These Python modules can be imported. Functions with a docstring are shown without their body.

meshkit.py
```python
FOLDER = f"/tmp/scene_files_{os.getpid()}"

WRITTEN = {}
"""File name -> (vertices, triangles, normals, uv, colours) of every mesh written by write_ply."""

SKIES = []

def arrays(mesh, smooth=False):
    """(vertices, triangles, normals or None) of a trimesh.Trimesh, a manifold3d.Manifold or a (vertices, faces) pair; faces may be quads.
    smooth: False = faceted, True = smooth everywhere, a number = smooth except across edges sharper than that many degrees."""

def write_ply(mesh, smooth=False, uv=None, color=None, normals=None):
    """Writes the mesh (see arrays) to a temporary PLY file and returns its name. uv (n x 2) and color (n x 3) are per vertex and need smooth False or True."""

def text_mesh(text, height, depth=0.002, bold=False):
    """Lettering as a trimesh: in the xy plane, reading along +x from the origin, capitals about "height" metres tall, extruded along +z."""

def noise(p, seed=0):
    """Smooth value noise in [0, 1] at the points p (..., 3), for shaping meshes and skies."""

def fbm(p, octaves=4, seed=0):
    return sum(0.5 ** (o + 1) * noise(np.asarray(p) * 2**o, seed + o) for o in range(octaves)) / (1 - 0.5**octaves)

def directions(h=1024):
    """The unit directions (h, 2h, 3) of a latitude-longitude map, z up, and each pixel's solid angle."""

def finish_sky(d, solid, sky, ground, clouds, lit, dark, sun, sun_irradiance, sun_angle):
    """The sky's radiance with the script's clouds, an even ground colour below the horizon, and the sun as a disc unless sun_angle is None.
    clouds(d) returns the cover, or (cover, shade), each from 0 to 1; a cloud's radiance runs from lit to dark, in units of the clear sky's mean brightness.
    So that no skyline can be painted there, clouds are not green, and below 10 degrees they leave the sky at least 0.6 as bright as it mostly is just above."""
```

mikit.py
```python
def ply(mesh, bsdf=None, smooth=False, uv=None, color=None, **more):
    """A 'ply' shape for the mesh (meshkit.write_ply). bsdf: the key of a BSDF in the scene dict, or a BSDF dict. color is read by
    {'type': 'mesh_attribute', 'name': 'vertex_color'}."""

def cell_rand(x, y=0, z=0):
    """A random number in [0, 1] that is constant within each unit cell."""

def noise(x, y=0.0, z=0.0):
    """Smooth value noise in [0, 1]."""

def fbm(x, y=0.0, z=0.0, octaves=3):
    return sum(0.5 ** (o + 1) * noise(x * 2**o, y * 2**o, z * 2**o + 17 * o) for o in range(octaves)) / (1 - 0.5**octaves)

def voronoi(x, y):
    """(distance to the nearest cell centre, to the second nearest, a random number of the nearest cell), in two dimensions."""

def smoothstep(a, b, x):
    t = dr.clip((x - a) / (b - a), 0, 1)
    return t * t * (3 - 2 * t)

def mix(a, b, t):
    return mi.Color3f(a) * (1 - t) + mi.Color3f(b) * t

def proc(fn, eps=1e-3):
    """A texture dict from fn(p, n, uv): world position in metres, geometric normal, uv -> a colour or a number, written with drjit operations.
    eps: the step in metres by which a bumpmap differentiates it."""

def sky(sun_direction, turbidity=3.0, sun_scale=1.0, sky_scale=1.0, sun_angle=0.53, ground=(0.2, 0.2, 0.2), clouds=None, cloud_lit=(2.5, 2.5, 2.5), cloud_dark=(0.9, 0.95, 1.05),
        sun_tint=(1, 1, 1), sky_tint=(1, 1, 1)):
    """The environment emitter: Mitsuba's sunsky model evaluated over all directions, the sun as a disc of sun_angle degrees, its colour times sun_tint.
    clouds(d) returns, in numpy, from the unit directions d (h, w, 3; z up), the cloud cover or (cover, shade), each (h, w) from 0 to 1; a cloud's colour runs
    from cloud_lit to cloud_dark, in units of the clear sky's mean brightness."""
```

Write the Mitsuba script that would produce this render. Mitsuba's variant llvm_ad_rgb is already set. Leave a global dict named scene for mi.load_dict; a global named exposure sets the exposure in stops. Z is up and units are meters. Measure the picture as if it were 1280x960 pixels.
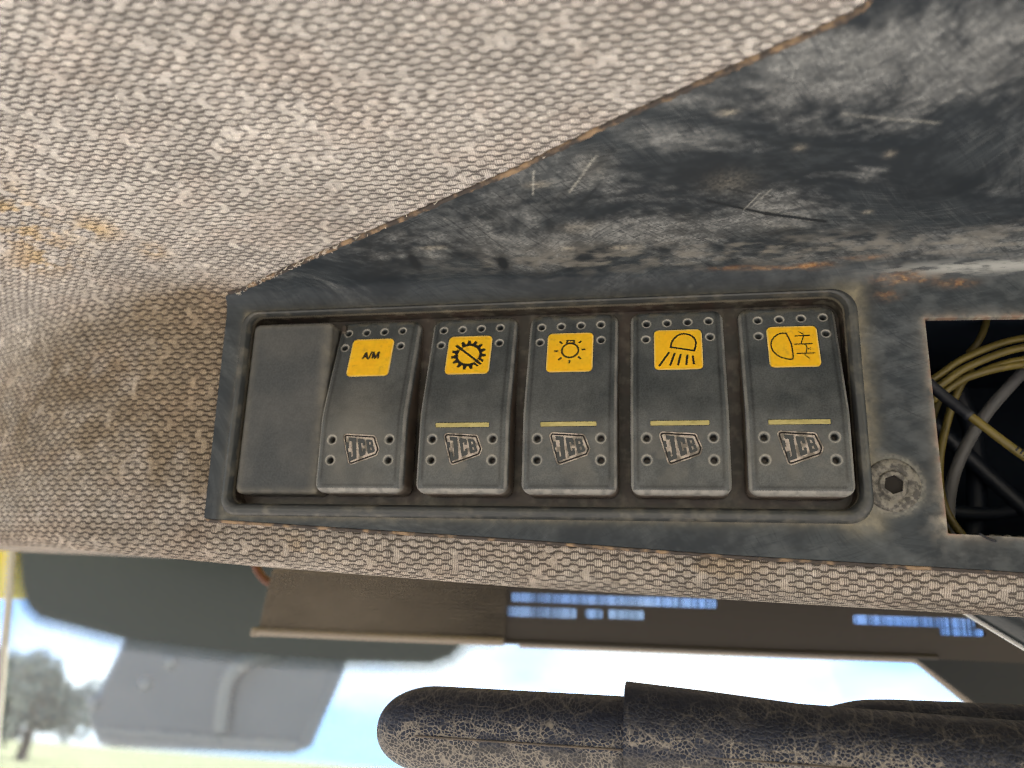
import math, random
import numpy as np, drjit as dr, trimesh, mitsuba as mi, mikit, meshkit
import manifold3d as m3
from manifold3d import Manifold, CrossSection
from shapely.geometry import Polygon, LineString, Point, box as sbox
from shapely.ops import unary_union
from shapely import affinity
from mikit import noise, fbm, voronoi, cell_rand, smoothstep, mix
random.seed(7); RNG = np.random.default_rng(7)
PI = math.pi
scene, labels = {'type': 'scene'}, {}

# ------------------------------------------------------------------ frame, camera, sky, exposure
# Everything inside the cab is measured in millimetres in the frame of the switch panel: x right, y up the panel, z out of it towards
# the driver. The panel leans back over the driver by TILT, so that the roof lining comes out level.
TILT = math.radians(12.0)
ST, CT = math.sin(TILT), math.cos(TILT)
ROT = np.array([[1, 0, 0], [0, -ST, -CT], [0, CT, -ST]])
def W(v): return (np.asarray(v, float) @ ROT.T) / 1000.0
EYE = np.array([19.88, -29.80, 166.98])
FWD = np.array([-0.18613, 0.25330, -0.94930]); UP = np.array([0.01842, 0.96690, 0.25432])
T4 = mi.ScalarTransform4f
scene['camera'] = {'type': 'thinlens', 'fov': 66.03, 'fov_axis': 'x', 'near_clip': 0.01, 'far_clip': 3000.0,
    'aperture_radius': 0.0010, 'focus_distance': 0.168,
    'to_world': T4().look_at(origin=W(EYE).tolist(), target=W(EYE + FWD * 100).tolist(), up=(ROT @ UP).tolist())}
exposure = 2.8
def cloud_cover(d):
    n = meshkit.fbm(d * np.array([3.0, 3.0, 7.0]) + 5.0, 5, seed=3)
    c = np.clip((n - 0.40) / 0.20, 0, 1)
    return c, np.clip((meshkit.fbm(d * 6.0 + 1.0, 4, seed=9) - 0.5) * 2.0, 0, 0.6)
scene['sky'] = mikit.sky([0.55, 0.62, 0.72], turbidity=3.5, clouds=cloud_cover, ground=(0.36, 0.35, 0.34), sky_tint=(0.62, 0.86, 1.22))

# ------------------------------------------------------------------ helpers
COUNT = {}
def numbered(key):
    n = COUNT.get(key, 0); COUNT[key] = n + 1
    return key if n == 0 else f'{key}_{n:03d}'
def arr(m):
    if hasattr(m, 'to_mesh'):
        q = m.to_mesh(); return np.array(q.vert_properties[:, :3], float), np.array(q.tri_verts)
    if isinstance(m, tuple):
        f = np.asarray(m[1]);
        if f.shape[1] == 4: f = np.vstack([f[:, [0, 1, 2]], f[:, [0, 2, 3]]])
        return np.asarray(m[0], float), f
    return np.array(m.vertices), np.array(m.faces)
def add(name, mesh, bsdf, smooth=35, parent=None, uv=None, world=False):
    v, f = arr(mesh)
    key = numbered((parent + '__' if parent else '') + name)
    scene[key] = mikit.ply(trimesh.Trimesh(v if world else W(v), f, process=False), 'mat_' + bsdf, smooth=smooth, uv=uv)
    return key
def tag(key, label=None, cat=None, group=None, kind=None):
    e = labels.setdefault(key, {})
    for k, v in (('label', label), ('category', cat), ('group', group), ('kind', kind)):
        if v: e[k] = v
    return key
def join(ms):
    vs, fs, o = [], [], 0
    for m in ms:
        v, f = arr(m); vs.append(v); fs.append(f + o); o += len(v)
    return np.vstack(vs), np.vstack(fs)
def rrect(x0, y0, x1, y1, r, n=8):
    """counter-clockwise rounded rectangle; r: one radius or (bl, br, tr, tl)"""
    r = (r,) * 4 if np.isscalar(r) else r
    pts = []
    for (cx, cy, a0, q) in ((x0 + r[0], y0 + r[0], PI, r[0]), (x1 - r[1], y0 + r[1], 1.5 * PI, r[1]), (x1 - r[2], y1 - r[2], 0, r[2]), (x0 + r[3], y1 - r[3], 0.5 * PI, r[3])):
        for k in range(n + 1):
            a = a0 + 0.5 * PI * k / n; pts.append((cx + q * math.cos(a), cy + q * math.sin(a)))
    return np.array(pts)
def prism(poly, z0, z1):
    """shapely polygon (or points) extruded from z0 to z1"""
    if not hasattr(poly, 'geoms') and not hasattr(poly, 'exterior'): poly = Polygon(poly)
    out = []
    for g in getattr(poly, 'geoms', [poly]):
        if g.is_empty or g.area < 1e-6: continue
        rings = [np.array(g.exterior.coords)[:-1]] + [np.array(i.coords)[:-1] for i in g.interiors]
        out.append(CrossSection([r.tolist() for r in rings], m3.FillRule.EvenOdd).extrude(z1 - z0).translate((0, 0, z0)))
    return out[0] if len(out) == 1 else Manifold.compose(out)
def pillow(pts, z0, z1, r, n=4):
    """convex outline extruded, its upper edge rounded by r"""
    P = Polygon(pts); v = [(x, y, z0) for x, y in np.array(P.exterior.coords)[:-1]]
    for k in range(n + 1):
        a = 0.5 * PI * k / n
        q = P.buffer(-r * (1 - math.cos(a)), quad_segs=10) if k else P
        v += [(x, y, z1 - r + r * math.sin(a)) for x, y in np.array(q.exterior.coords)[:-1]]
    return Manifold.hull_points(v)
def box(x0, y0, z0, x1, y1, z1): return Manifold.cube((x1 - x0, y1 - y0, z1 - z0)).translate((x0, y0, z0))
def rbox(x0, y0, z0, x1, y1, z1, r=1.0):
    s = Manifold.sphere(r, 12)
    return Manifold.batch_hull([s.translate((x, y, z)) for x in (x0 + r, x1 - r) for y in (y0 + r, y1 - r) for z in (z0 + r, z1 - r)])
def spline(pts, n=40):
    p = np.array(pts, float); p = np.vstack([2 * p[0] - p[1], p, 2 * p[-1] - p[-2]]); out = []
    segs = len(p) - 3; per = max(3, n // segs)
    for i in range(segs):
        a, b, c, d = p[i:i + 4]
        for t in np.linspace(0, 1, per, endpoint=i == segs - 1):
            out.append(0.5 * (2 * b + (c - a) * t + (2 * a - 5 * b + 4 * c - d) * t * t + (3 * b - a - 3 * c + d) * t ** 3))
    return np.array(out)
def tube(path, radius, sides=10):
    p = np.asarray(path, float); n = len(p)
    rad = np.broadcast_to(np.asarray(radius, float), (n,))
    t = np.gradient(p, axis=0); t /= np.linalg.norm(t, axis=1, keepdims=True)
    a = np.cross(t[0], [0.3, 0.2, 0.93]); a /= np.linalg.norm(a); A = []
    for k in range(n):
        a = a - t[k] * (a @ t[k]); a /= np.linalg.norm(a); A.append(a.copy())
    A = np.array(A); B = np.cross(t, A); ang = np.arange(sides) * 2 * PI / sides
    v = (p[:, None] + rad[:, None, None] * (np.cos(ang)[None, :, None] * A[:, None] + np.sin(ang)[None, :, None] * B[:, None])).reshape(-1, 3)
    i, j = np.meshgrid(np.arange(n - 1), np.arange(sides), indexing='ij'); j2 = (j + 1) % sides
    q = np.stack([i * sides + j, i * sides + j2, (i + 1) * sides + j2, (i + 1) * sides + j], -1).reshape(-1, 4)
    f = np.vstack([q[:, [0, 1, 2]], q[:, [0, 2, 3]]])
    v = np.vstack([v, p[:1], p[-1:]]); c0, c1 = n * sides, n * sides + 1; k = np.arange(sides); k2 = (k + 1) % sides
    f = np.vstack([f, np.stack([np.full(sides, c0), k2, k], 1), np.stack([np.full(sides, c1), (n - 1) * sides + k, (n - 1) * sides + k2], 1)])
    return v, f
def lathe(prof, cx, cy, n=40):
    """profile of (radius, z) around an axis along z"""
    prof = np.array(prof, float); ang = np.arange(n) * 2 * PI / n
    v = np.stack([cx + prof[:, 0][:, None] * np.cos(ang), cy + prof[:, 0][:, None] * np.sin(ang), np.repeat(prof[:, 1][:, None], n, 1)], -1).reshape(-1, 3)
    i, j = np.meshgrid(np.arange(len(prof) - 1), np.arange(n), indexing='ij'); j2 = (j + 1) % n
    return v, np.stack([i * n + j, (i + 1) * n + j, (i + 1) * n + j2, i * n + j2], -1).reshape(-1, 4)

# ------------------------------------------------------------------ materials
def PM(p):
    """world metres -> panel millimetres"""
    return p.x * 1000, (-ST * p.y + CT * p.z) * 1000, (-CT * p.y - ST * p.z) * 1000
def sat(x): return dr.clip(x, 0, 1)
def blob(x, y, cx, cy, rx, ry): return dr.exp(-(dr.square((x - cx) / rx) + dr.square((y - cy) / ry)))
def seg(x, y, ax, ay, bx, by, w):
    t = sat(((x - ax) * (bx - ax) + (y - ay) * (by - ay)) / ((bx - ax) ** 2 + (by - ay) ** 2))
    d2 = dr.square(x - ax - t * (bx - ax)) + dr.square(y - ay - t * (by - ay))
    return dr.exp(-d2 / (w * w))
def mat(name, color, rough=0.5, spec=0.5, bump=None, bump_scale=1.0, metallic=0.0, two=True, eps=1e-4, **kw):
    b = {'type': 'principled', 'base_color': mikit.proc(color) if callable(color) else {'type': 'rgb', 'value': list(color)},
         'roughness': mikit.proc(rough) if callable(rough) else rough, 'specular': spec, **kw}
    if metallic: b['metallic'] = metallic
    if bump: b = {'type': 'bumpmap', 'arbitrary': mikit.proc(bump, eps=eps), 'scale': bump_scale, 'nested_bsdf': b}
    scene['mat_' + name] = {'type': 'twosided', 'bsdf': b} if two else b
    return name

# --- the bend of plate and lining: front face, arc, roof plane
BEND = math.radians(81.0)
def bend_np(s, zf, yb, r, t=0.0):
    """s: length up the face; t: height off the face towards the driver -> y, z"""
    a = np.clip((s - yb) / r, 0, BEND); e = np.maximum(s - yb - r * BEND, 0)
    y = np.minimum(s, yb) + r * np.sin(a) + e * math.cos(BEND); z = zf + r - r * np.cos(a) + e * math.sin(BEND)
    return y - t * np.sin(a), z + t * np.cos(a)
PL = dict(zf=-4.0, yb=36.0, r=5.0)
def plate_s(p):
    x, y, z = PM(p)
    py, pz = PL['yb'] + PL['r'] * math.sin(BEND), PL['zf'] + PL['r'] * (1 - math.cos(BEND))
    far = PL['yb'] + PL['r'] * BEND + (y - py) * math.cos(BEND) + (z - pz) * math.sin(BEND)
    ang = dr.atan2(y - PL['yb'], PL['r'] - (z - PL['zf']))
    arc = PL['yb'] + PL['r'] * sat(ang / BEND) * BEND
    return x, dr.select(y < PL['yb'], y, dr.select(z > pz, far, arc))

def streak(x, s, ang, lx, ls, o=3):
    c, q = math.cos(ang), math.sin(ang)
    return fbm((x * c + s * q) / lx, (-x * q + s * c) / ls, octaves=o)
def plate_color(p, n, uv):
    x, s = plate_s(p)
    th = .8 * (fbm(x / 45, s / 45, 13.0, octaves=2) - .5)
    c0, q0 = dr.cos(th), dr.sin(th)
    wx = (x - 20) * c0 + (s - 60) * q0; ws = -(x - 20) * q0 + (s - 60) * c0
    smear = fbm(wx / 13 + .6 * fbm(x / 6, s / 6, 2.0), ws / 6, 1.0, octaves=5)
    s1 = streak(wx, ws, 0.35, 6, 0.32, 2); s2 = streak(wx, ws, -0.75, 5, 0.30, 2); s3 = streak(wx, ws, 0.05, 5, 0.35, 2)
    zone = fbm(x / 15 + 9, s / 11, 4.0, octaves=3)
    fine = noise(x / .45, s / .45)
    roof = smoothstep(38, 46, s)
    mid = fbm(wx / 2.2, ws / 1.3, 6.0, octaves=3)
    c = mix((0.018, 0.024, 0.030), (0.034, 0.043, 0.050), smoothstep(0.3, 0.7, zone * .6 + mid * .4))
    lift = .30 * blob(x, s, 56, 98, 26, 10) + .22 * blob(x, s, 33, 62, 20, 7) + .20 * blob(x, s, 2, 73, 10, 8) + .16 * blob(x, s, 20, 86, 12, 6) + .2 * blob(x, s, 90, 46, 40, 6) + .12 * blob(x, s, 8, 55, 30, 5) - .22 * blob(x, s, 34, 78, 14, 7) - .22 * blob(x, s, 72, 70, 14, 12) - .12 * blob(x, s, -45, 50, 20, 8)
    haze = smoothstep(.40, .86, smear * .72 + mid * .24 + lift) * (.22 + .78 * roof)
    c = mix(c, (0.245, 0.255, 0.252), sat(haze * (.34 + .62 * fine * mid * 1.6)))
    lines = smoothstep(.60, .86, s1) * .7 + smoothstep(.62, .88, s2) * .6 + smoothstep(.64, .9, s3) * .6
    c = mix(c, (0.27, 0.275, 0.262), sat(lines * smoothstep(.40, .66, zone) * (.04 + .08 * roof)))
    dk = smoothstep(.60, .84, 1 - s2) * .4 + smoothstep(.62, .86, 1 - s1) * .4
    c = mix(c, (0.018, 0.024, 0.032), sat(dk * 1.1))
    # pale worn band on the roof side of the bend and a few chalky spots
    band = dr.exp(-dr.square((s - 48) / 5.0)) * smoothstep(-50, 10, x) * smoothstep(.34, .80, fbm(x / 3.6, s / 1.7, 5.0, octaves=5))
    c = mix(c, (0.26, 0.25, 0.22), sat(band * .62))
    for (cx, cs, rx, rs, k) in ((-3, 75, 2.2, .9, .8), (31.5, 90.5, 1.6, .7, .9), (44.5, 80.3, 1.0, .8, .6), (60, 77, .9, .9, .5), (12, 52, 2.6, .9, .8), (0.5, 52.5, 1.8, .8, .7), (60, 60, .8, .6, .8), (-29, 55.5, 2.6, .8, .7), (33, 72, 4, 3, .35), (8, 79, 3, 3.5, .22), (3.5, 60, 3.5, 1.6, .35)):
        c = mix(c, (0.42, 0.39, 0.32), sat(blob(x, s, cx, cs, rx, rs) * k * (0.2 + .7 * fine)))
    worn = dr.exp(-dr.square((s - 39.5) / 1.5)) * smoothstep(58, 84, x) * smoothstep(0.3, 0.65, fbm(x / 3.5, s / .9, 3.0, octaves=4))
    c = mix(c, (0.36, 0.37, 0.35), sat(worn * .8))
    # rust where the bend is rubbed through
    rn = smoothstep(0.38, 0.62, fbm(x / 1.5, s / 0.8, 2.0, octaves=4))
    rust = blob(x, s, 53, 41.6, 3.0, .9) + blob(x, s, 46, 41.4, 5, .5) + blob(x, s, 71.5, 37.6, 5, 1.2) + .6 * blob(x, s, 63, 43.5, 4, .8) + .7 * blob(x, s, 82, 36.2, 3, .9) + .5 * blob(x, s, 68, 34, 2.4, 1.2) + .5 * blob(x, s, 36, 42, 5, .7)
    c = mix(c, mix((0.27, 0.11, 0.035), (0.46, 0.27, 0.11), fine), sat(rust * (.3 + .7 * rn) * .68))
    # olive dust gathered round the switch frame
    dx = dr.maximum(dr.maximum(-82.2 - x, x - 61.6), 0.0); dy = dr.maximum(dr.maximum(-14.9 - s, s - 35.5), 0.0)
    dd = dr.sqrt(dx * dx + dy * dy)
    ring = dr.exp(-dd / .7) * .5 + dr.exp(-dr.square(dd / 2.4)) * smoothstep(52, 60, x) * 0.45
    c = mix(c, (0.24, 0.215, 0.15), sat(ring * (0.3 + 1.0 * fbm(x / 1.2, s / 1.2, 1.0))))
    # scraped metal round the square opening and the screw
    ox = dr.maximum(dr.maximum(74.9 - x, 0.0), x - 140); oy = dr.maximum(dr.maximum(-16.5 - s, s - 28.4), 0.0)
    od = dr.sqrt(ox * ox + oy * oy)
    c = mix(c, (0.30, 0.27, 0.22), sat(dr.exp(-od / .8) * (0.1 + 1.1 * fbm(x / 1.4, s / 1.4, 8.0)) + blob(x, s, 74.5, -13, 2.6, 4.5) * smoothstep(0.3, .75, fbm(x / 2, s / 2, 11.0, octaves=5)) * .6))
    c = mix(c, (0.20, 0.115, 0.075), sat(dr.exp(-od / 0.35) * smoothstep(0.45, .6, fbm(x / 1.6, s / 1.6, 4.0))) * .8)
    c = mix(c, (0.26, 0.25, 0.21), sat(dr.exp(-dr.square((dr.sqrt(dr.square(x - 65.5) + dr.square(s + 6.9)) - 5.6) / .9)) * 0.5 * (0.4 + fine)))
    c = mix(c, (0.17, 0.185, 0.19), sat(smoothstep(0.42, .78, fbm(x / 4, s / 3, 21.0, octaves=5)) * smoothstep(20, 66, x) * (1 - roof) * .22))
    # clean dark marks and long scores
    dark = 1.3 * blob(x, s, -35, 50.6, 1.3, 4.6) + 1.3 * blob(x, s, -14.8, 48.0, 1.6, 3.8) + 1.1 * seg(x, s, 29.5, 66.6, 41, 61.3, .45) + 1.3 * seg(x, s, 41, 61.3, 52.5, 57.6, .45)
    dark = dark + .6 * seg(x, s, 33, 70, 41, 66.5, .35) + .5 * seg(x, s, 0, 70, 12, 83, .9) + .5 * seg(x, s, 5, 68, 9, 74, .4) + .4 * blob(x, s, 30, 74, 9, 5) + .4 * blob(x, s, 70, 66, 9, 6)
    c = mix(c, (0.014, 0.018, 0.022), sat(dark))
    bright = seg(x, s, -3, 79, -4.2, 72, .22) + .7 * seg(x, s, 9, 82, 3, 72, .3) + .5 * seg(x, s, 38, 64, 41, 69, .25) + .5 * seg(x, s, 36.5, 63, 39, 68, .2) + .4 * seg(x, s, 50, 88, 66, 84, .4)
    return mix(c, (0.42, 0.42, 0.38), sat(bright * (.2 + fine) * .8))
def plate_rough(p, n, uv):
    x, s = plate_s(p)
    return 0.42 + 0.3 * fbm(x / 5, s / 4, 6.0)
def plate_bump(p, n, uv):
    x, s = plate_s(p)
    return 0.5 * fbm(x / 6, s / 6, octaves=2) + 0.10 * streak(x, s, 0.3, 4, .4, 2) + 0.05 * noise(x / .4, s / .4) - .3 * (blob(x, s, -35, 50.2, 1.3, 2.6) + blob(x, s, -14.5, 47.6, 1.5, 2.3))
mat('painted_steel', plate_color, plate_rough, 0.34, plate_bump, 0.00025, eps=3e-4)

def rusty(p, n, uv):
    x, y, z = PM(p)
    f = fbm(x / 2.2, y / 2.2, z / 2.2, octaves=4)
    return mix((0.060, 0.052, 0.048), (0.27, 0.19, 0.12), smoothstep(0.42, 0.72, f))
mat('rusted_edge', rusty, 0.85, 0.2)

# --- lining fabric: uv = millimetres across and along the cloth
CU, RV = 1.70, 1.34
def weave_dr(u, v):
    u = u + .35 * noise(u / 7, v / 7, 3.0); v = v + .45 * noise(u / 9, v / 5, 9.0) + .02 * u
    cu, rv = u / CU, v / RV
    rr = dr.round(rv)
    def bend_of(k): return .135 * dr.clip(2.4 * dr.sin(PI * (cu + k) + 1.7 * (cell_rand(k, 7) - .5) + 1.6 * (noise(cu / 3.1, k * 1.7, 2.0) - .5)), -1, 1)
    d = rv - rr - bend_of(rr)
    r = dr.select(d > 0, rr, rr - 1)                       # the row the point lies in
    lo, hi = bend_of(r), bend_of(r + 1)
    tall = smoothstep(.93, 1.07, 1 + hi - lo)              # raised block of stitches, or the flat float between two
    cell = dr.floor(cu)
    c5 = dr.floor(cu + .5)
    long_ = dr.select(cell_rand(c5, dr.floor((rv + .5) / 2), 5) < .05, 1.0, 0.0)
    skip = dr.maximum(dr.select(cell_rand(c5, rr, 8) < .07, 1.0, 0.0), long_)
    wid = .10 + .06 * noise(u / 1.3, v / 1.3, 4.0)
    line = dr.exp(-dr.square(d / wid)) * (1 - .8 * skip)
    st = .5 + .5 * dr.cos(2 * PI * 4 * cu)
    e = rv - r - .5 - .5 * (lo + hi)
    zig = dr.exp(-dr.square((dr.abs(e) - .10 - .05 * dr.cos(2 * PI * 3 * cu)) / .055))
    jit = cell_rand(c5, r, 3)
    lv = dr.abs((rv + .5) / 2 - dr.floor((rv + .5) / 2) - .5); lu = dr.abs(cu - c5)
    long_ = long_ * smoothstep(.5, .40, lv) * smoothstep(.42, .34, lu)
    return d, line * (1 - .9 * long_), dr.maximum(tall, long_), st, jit - .35 * long_, zig
def cloth_color(p, n, uv):
    u, v = uv.x, uv.y
    d, line, tall, st, jit, zig = weave_dr(u, v)
    lone = tall * (.72 * (1 - st)) + (1 - tall) * (.80 - .55 * zig) + .24 * (jit - .5)
    shade = sat(line * 1.05 + lone)
    c = mix((0.665, 0.632, 0.585), (0.085, 0.078, 0.073), shade * .92)
    big = fbm(u / 26, v / 18, 2.0, octaves=3)
    c = c * (0.80 + 0.32 * big) * (0.74 + .52 * fbm(u / .9, v / .7, 5.0, octaves=2))
    grime_shade = blob(u, v, -98, 37, 20, 8) * .8 + blob(u, v, -92, 12, 13, 26) * .6 + blob(u, v, -130, 14, 64, 30) * .72 + smoothstep(44, 36, v) * .18  # brown grime, plus the dimmer light on the front face put into the colour
    c = mix(c, c * mi.Color3f(.50, .43, .34), sat(grime_shade * (.55 + .9 * fbm(u / 6, v / 6, 1.0))))
    och = blob(u, v, -122, 78, 9, 13) + .8 * blob(u, v, -104, 70, 5, 4) + .7 * blob(u, v, -128, 62, 10, 5) + .6 * blob(u, v, -96, 60, 3, 3) + .4 * blob(u, v, 30, -22, 9, 6) + .4 * blob(u, v, -60, -21, 8, 3)
    c = mix(c, c * mi.Color3f(1.05, .86, .58), sat(och * smoothstep(.35, .6, fbm(u / 4, v / 3, 6.0)) * 1.2))
    pink = smoothstep(.45, .75, fbm(u / 9, v / 7, 14.0))
    c = mix(c, c * mi.Color3f(1.0, .97, .955), pink)
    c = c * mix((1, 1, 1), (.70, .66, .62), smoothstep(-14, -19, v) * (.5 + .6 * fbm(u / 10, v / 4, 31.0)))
    dirt = smoothstep(.70, .80, fbm(u / 2.4, v / 2.0, 23.0, octaves=3))
    return mix(c, c * .5, dirt * .4)
def cloth_bump(p, n, uv):
    d, line, tall, st, jit, zig = weave_dr(uv.x, uv.y)
    return -.8 * line + tall * (.18 + .22 * st) + (1 - tall) * .25 * zig + .3 * noise(uv.x / .35, uv.y / .35)
mat('lining_cloth', cloth_color, 0.95, 0.12, cloth_bump, 0.00016, eps=1.2e-4)
mat('thread', (0.55, 0.51, 0.45), 0.9, 0.1)

# --- switch plastics
RC = np.array([-47.56, -23.76, 0.0, 23.5, 47.45])          # centres of the five rockers
LDX = np.array([-0.9, -0.5, -0.5, 0.2, 0.7])
def rocker_local(p):
    x, y, z = PM(p)
    lx = mi.Float(99.0); dx = mi.Float(0.0)
    for c, l in zip(RC, LDX):
        q = x - float(c); near = dr.abs(q) < dr.abs(lx)
        dx = dr.select(near, float(l), dx); lx = dr.select(near, q, lx)
    s = dr.select(y < 8, y, 8 + (y - 8) / math.cos(math.radians(16)))
    return x, y, z, lx, s, dx
HOLES_LOW = [(-6.9, 2.36), (-6.9, -2.36), (6.9, 2.36), (6.9, -2.36)]
HOLES_UP = [(-6.9, 30.9), (-2.3, 31.0), (2.3, 31.1), (6.9, 31.2), (-7.05, 26.7), (7.05, 26.9)]
def rocker_color(p, n, uv):
    x, y, z, lx, s, dx = rocker_local(p)
    f = fbm(x / 5, y / 5, 3.0, octaves=4); g = noise(x / .22, y / .22)
    c = mix((0.040, 0.046, 0.048), (0.066, 0.072, 0.072), smoothstep(.3, .7, f)) * (0.78 + .44 * g)
    # paler where fingers rubbed the lower half, dust in every hollow
    rub = smoothstep(.35, .7, fbm(x / 3.5, y / 3.5, 8.0, octaves=3)) * blob(lx, y, 0.0, -1.0, 10, 6)
    c = mix(c, (0.125, 0.118, 0.10), sat(rub * .55))
    c = mix(c, (0.15, 0.14, 0.115), smoothstep(-25, -55, x) * .45 * blob(lx, y, 0.0, 5, 10, 12) * (.6 + .6 * f))
    ring = mi.Float(0.0)
    for hx, hy in HOLES_LOW:
        q = dr.sqrt(dr.square(lx - hx) + dr.square(s - hy)); ring = dr.maximum(ring, dr.exp(-dr.square((q - 1.06) / .20)) * .55)
    for hx, hy in HOLES_UP:
        q = dr.sqrt(dr.square(lx - dx - hx) + dr.square(s - hy)); ring = dr.maximum(ring, dr.exp(-dr.square((q - .94) / .17)) * .85)
    c = mix(c, (0.40, 0.38, 0.33), sat(ring * (.35 + .9 * fbm(x / .8, y / .8, 2.0))))
    groove_shade = blob(dr.abs(lx), 0.0 * lx, 8.75, 0, .35, 1) * smoothstep(-7.8, -6, y) + blob(y, 0.0 * y, -8.0, 0, .35, 1) * smoothstep(9.0, 8.2, dr.abs(lx))  # no groove is cut: its shade is drawn as dark lines in the colour
    c = mix(c, c * .45, sat(groove_shade * .8))
    edge = sat(smoothstep(9.5, 9.95, dr.abs(lx)) * smoothstep(10.38, 10.2, dr.abs(lx)) * .75 + 1.25 * smoothstep(-8.45, -8.9, y) * smoothstep(-9.75, -9.5, y)) * (.55 + .45 * smoothstep(.3, .6, fbm(x / 1.5, y / 2.5, z / 2, octaves=3)))  # rim and lower bevel made pale: their highlight is put into the colour
    c = mix(c, (0.34, 0.33, 0.30), edge * .62)
    side = smoothstep(-1.2, -3.2, z - dr.select(y < 8, 0.0, -(y - 8) * .287))
    c = mix(c, mix((0.07, 0.056, 0.038), (0.11, 0.068, 0.045), fbm(x / 2, y / 3, 4.0)), side * .7)
    top = smoothstep(31.5, 34, s) * smoothstep(.35, .6, fbm(x / 2, y / 1.2, 5.0))
    return mix(c, (0.14, 0.125, 0.085), top * .5)
def rocker_rough(p, n, uv):
    x, y, z = PM(p); return 0.30 + .30 * fbm(x / 3, y / 3, 2.0)
def rocker_bump(p, n, uv):
    x, y, z = PM(p); return noise(x / .16, y / .16, z / .16) + .8 * noise(x / .34, y / .34, z / .34)
mat('rocker_plastic', rocker_color, rocker_rough, 0.5, rocker_bump, 0.000022, eps=5e-5)
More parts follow.
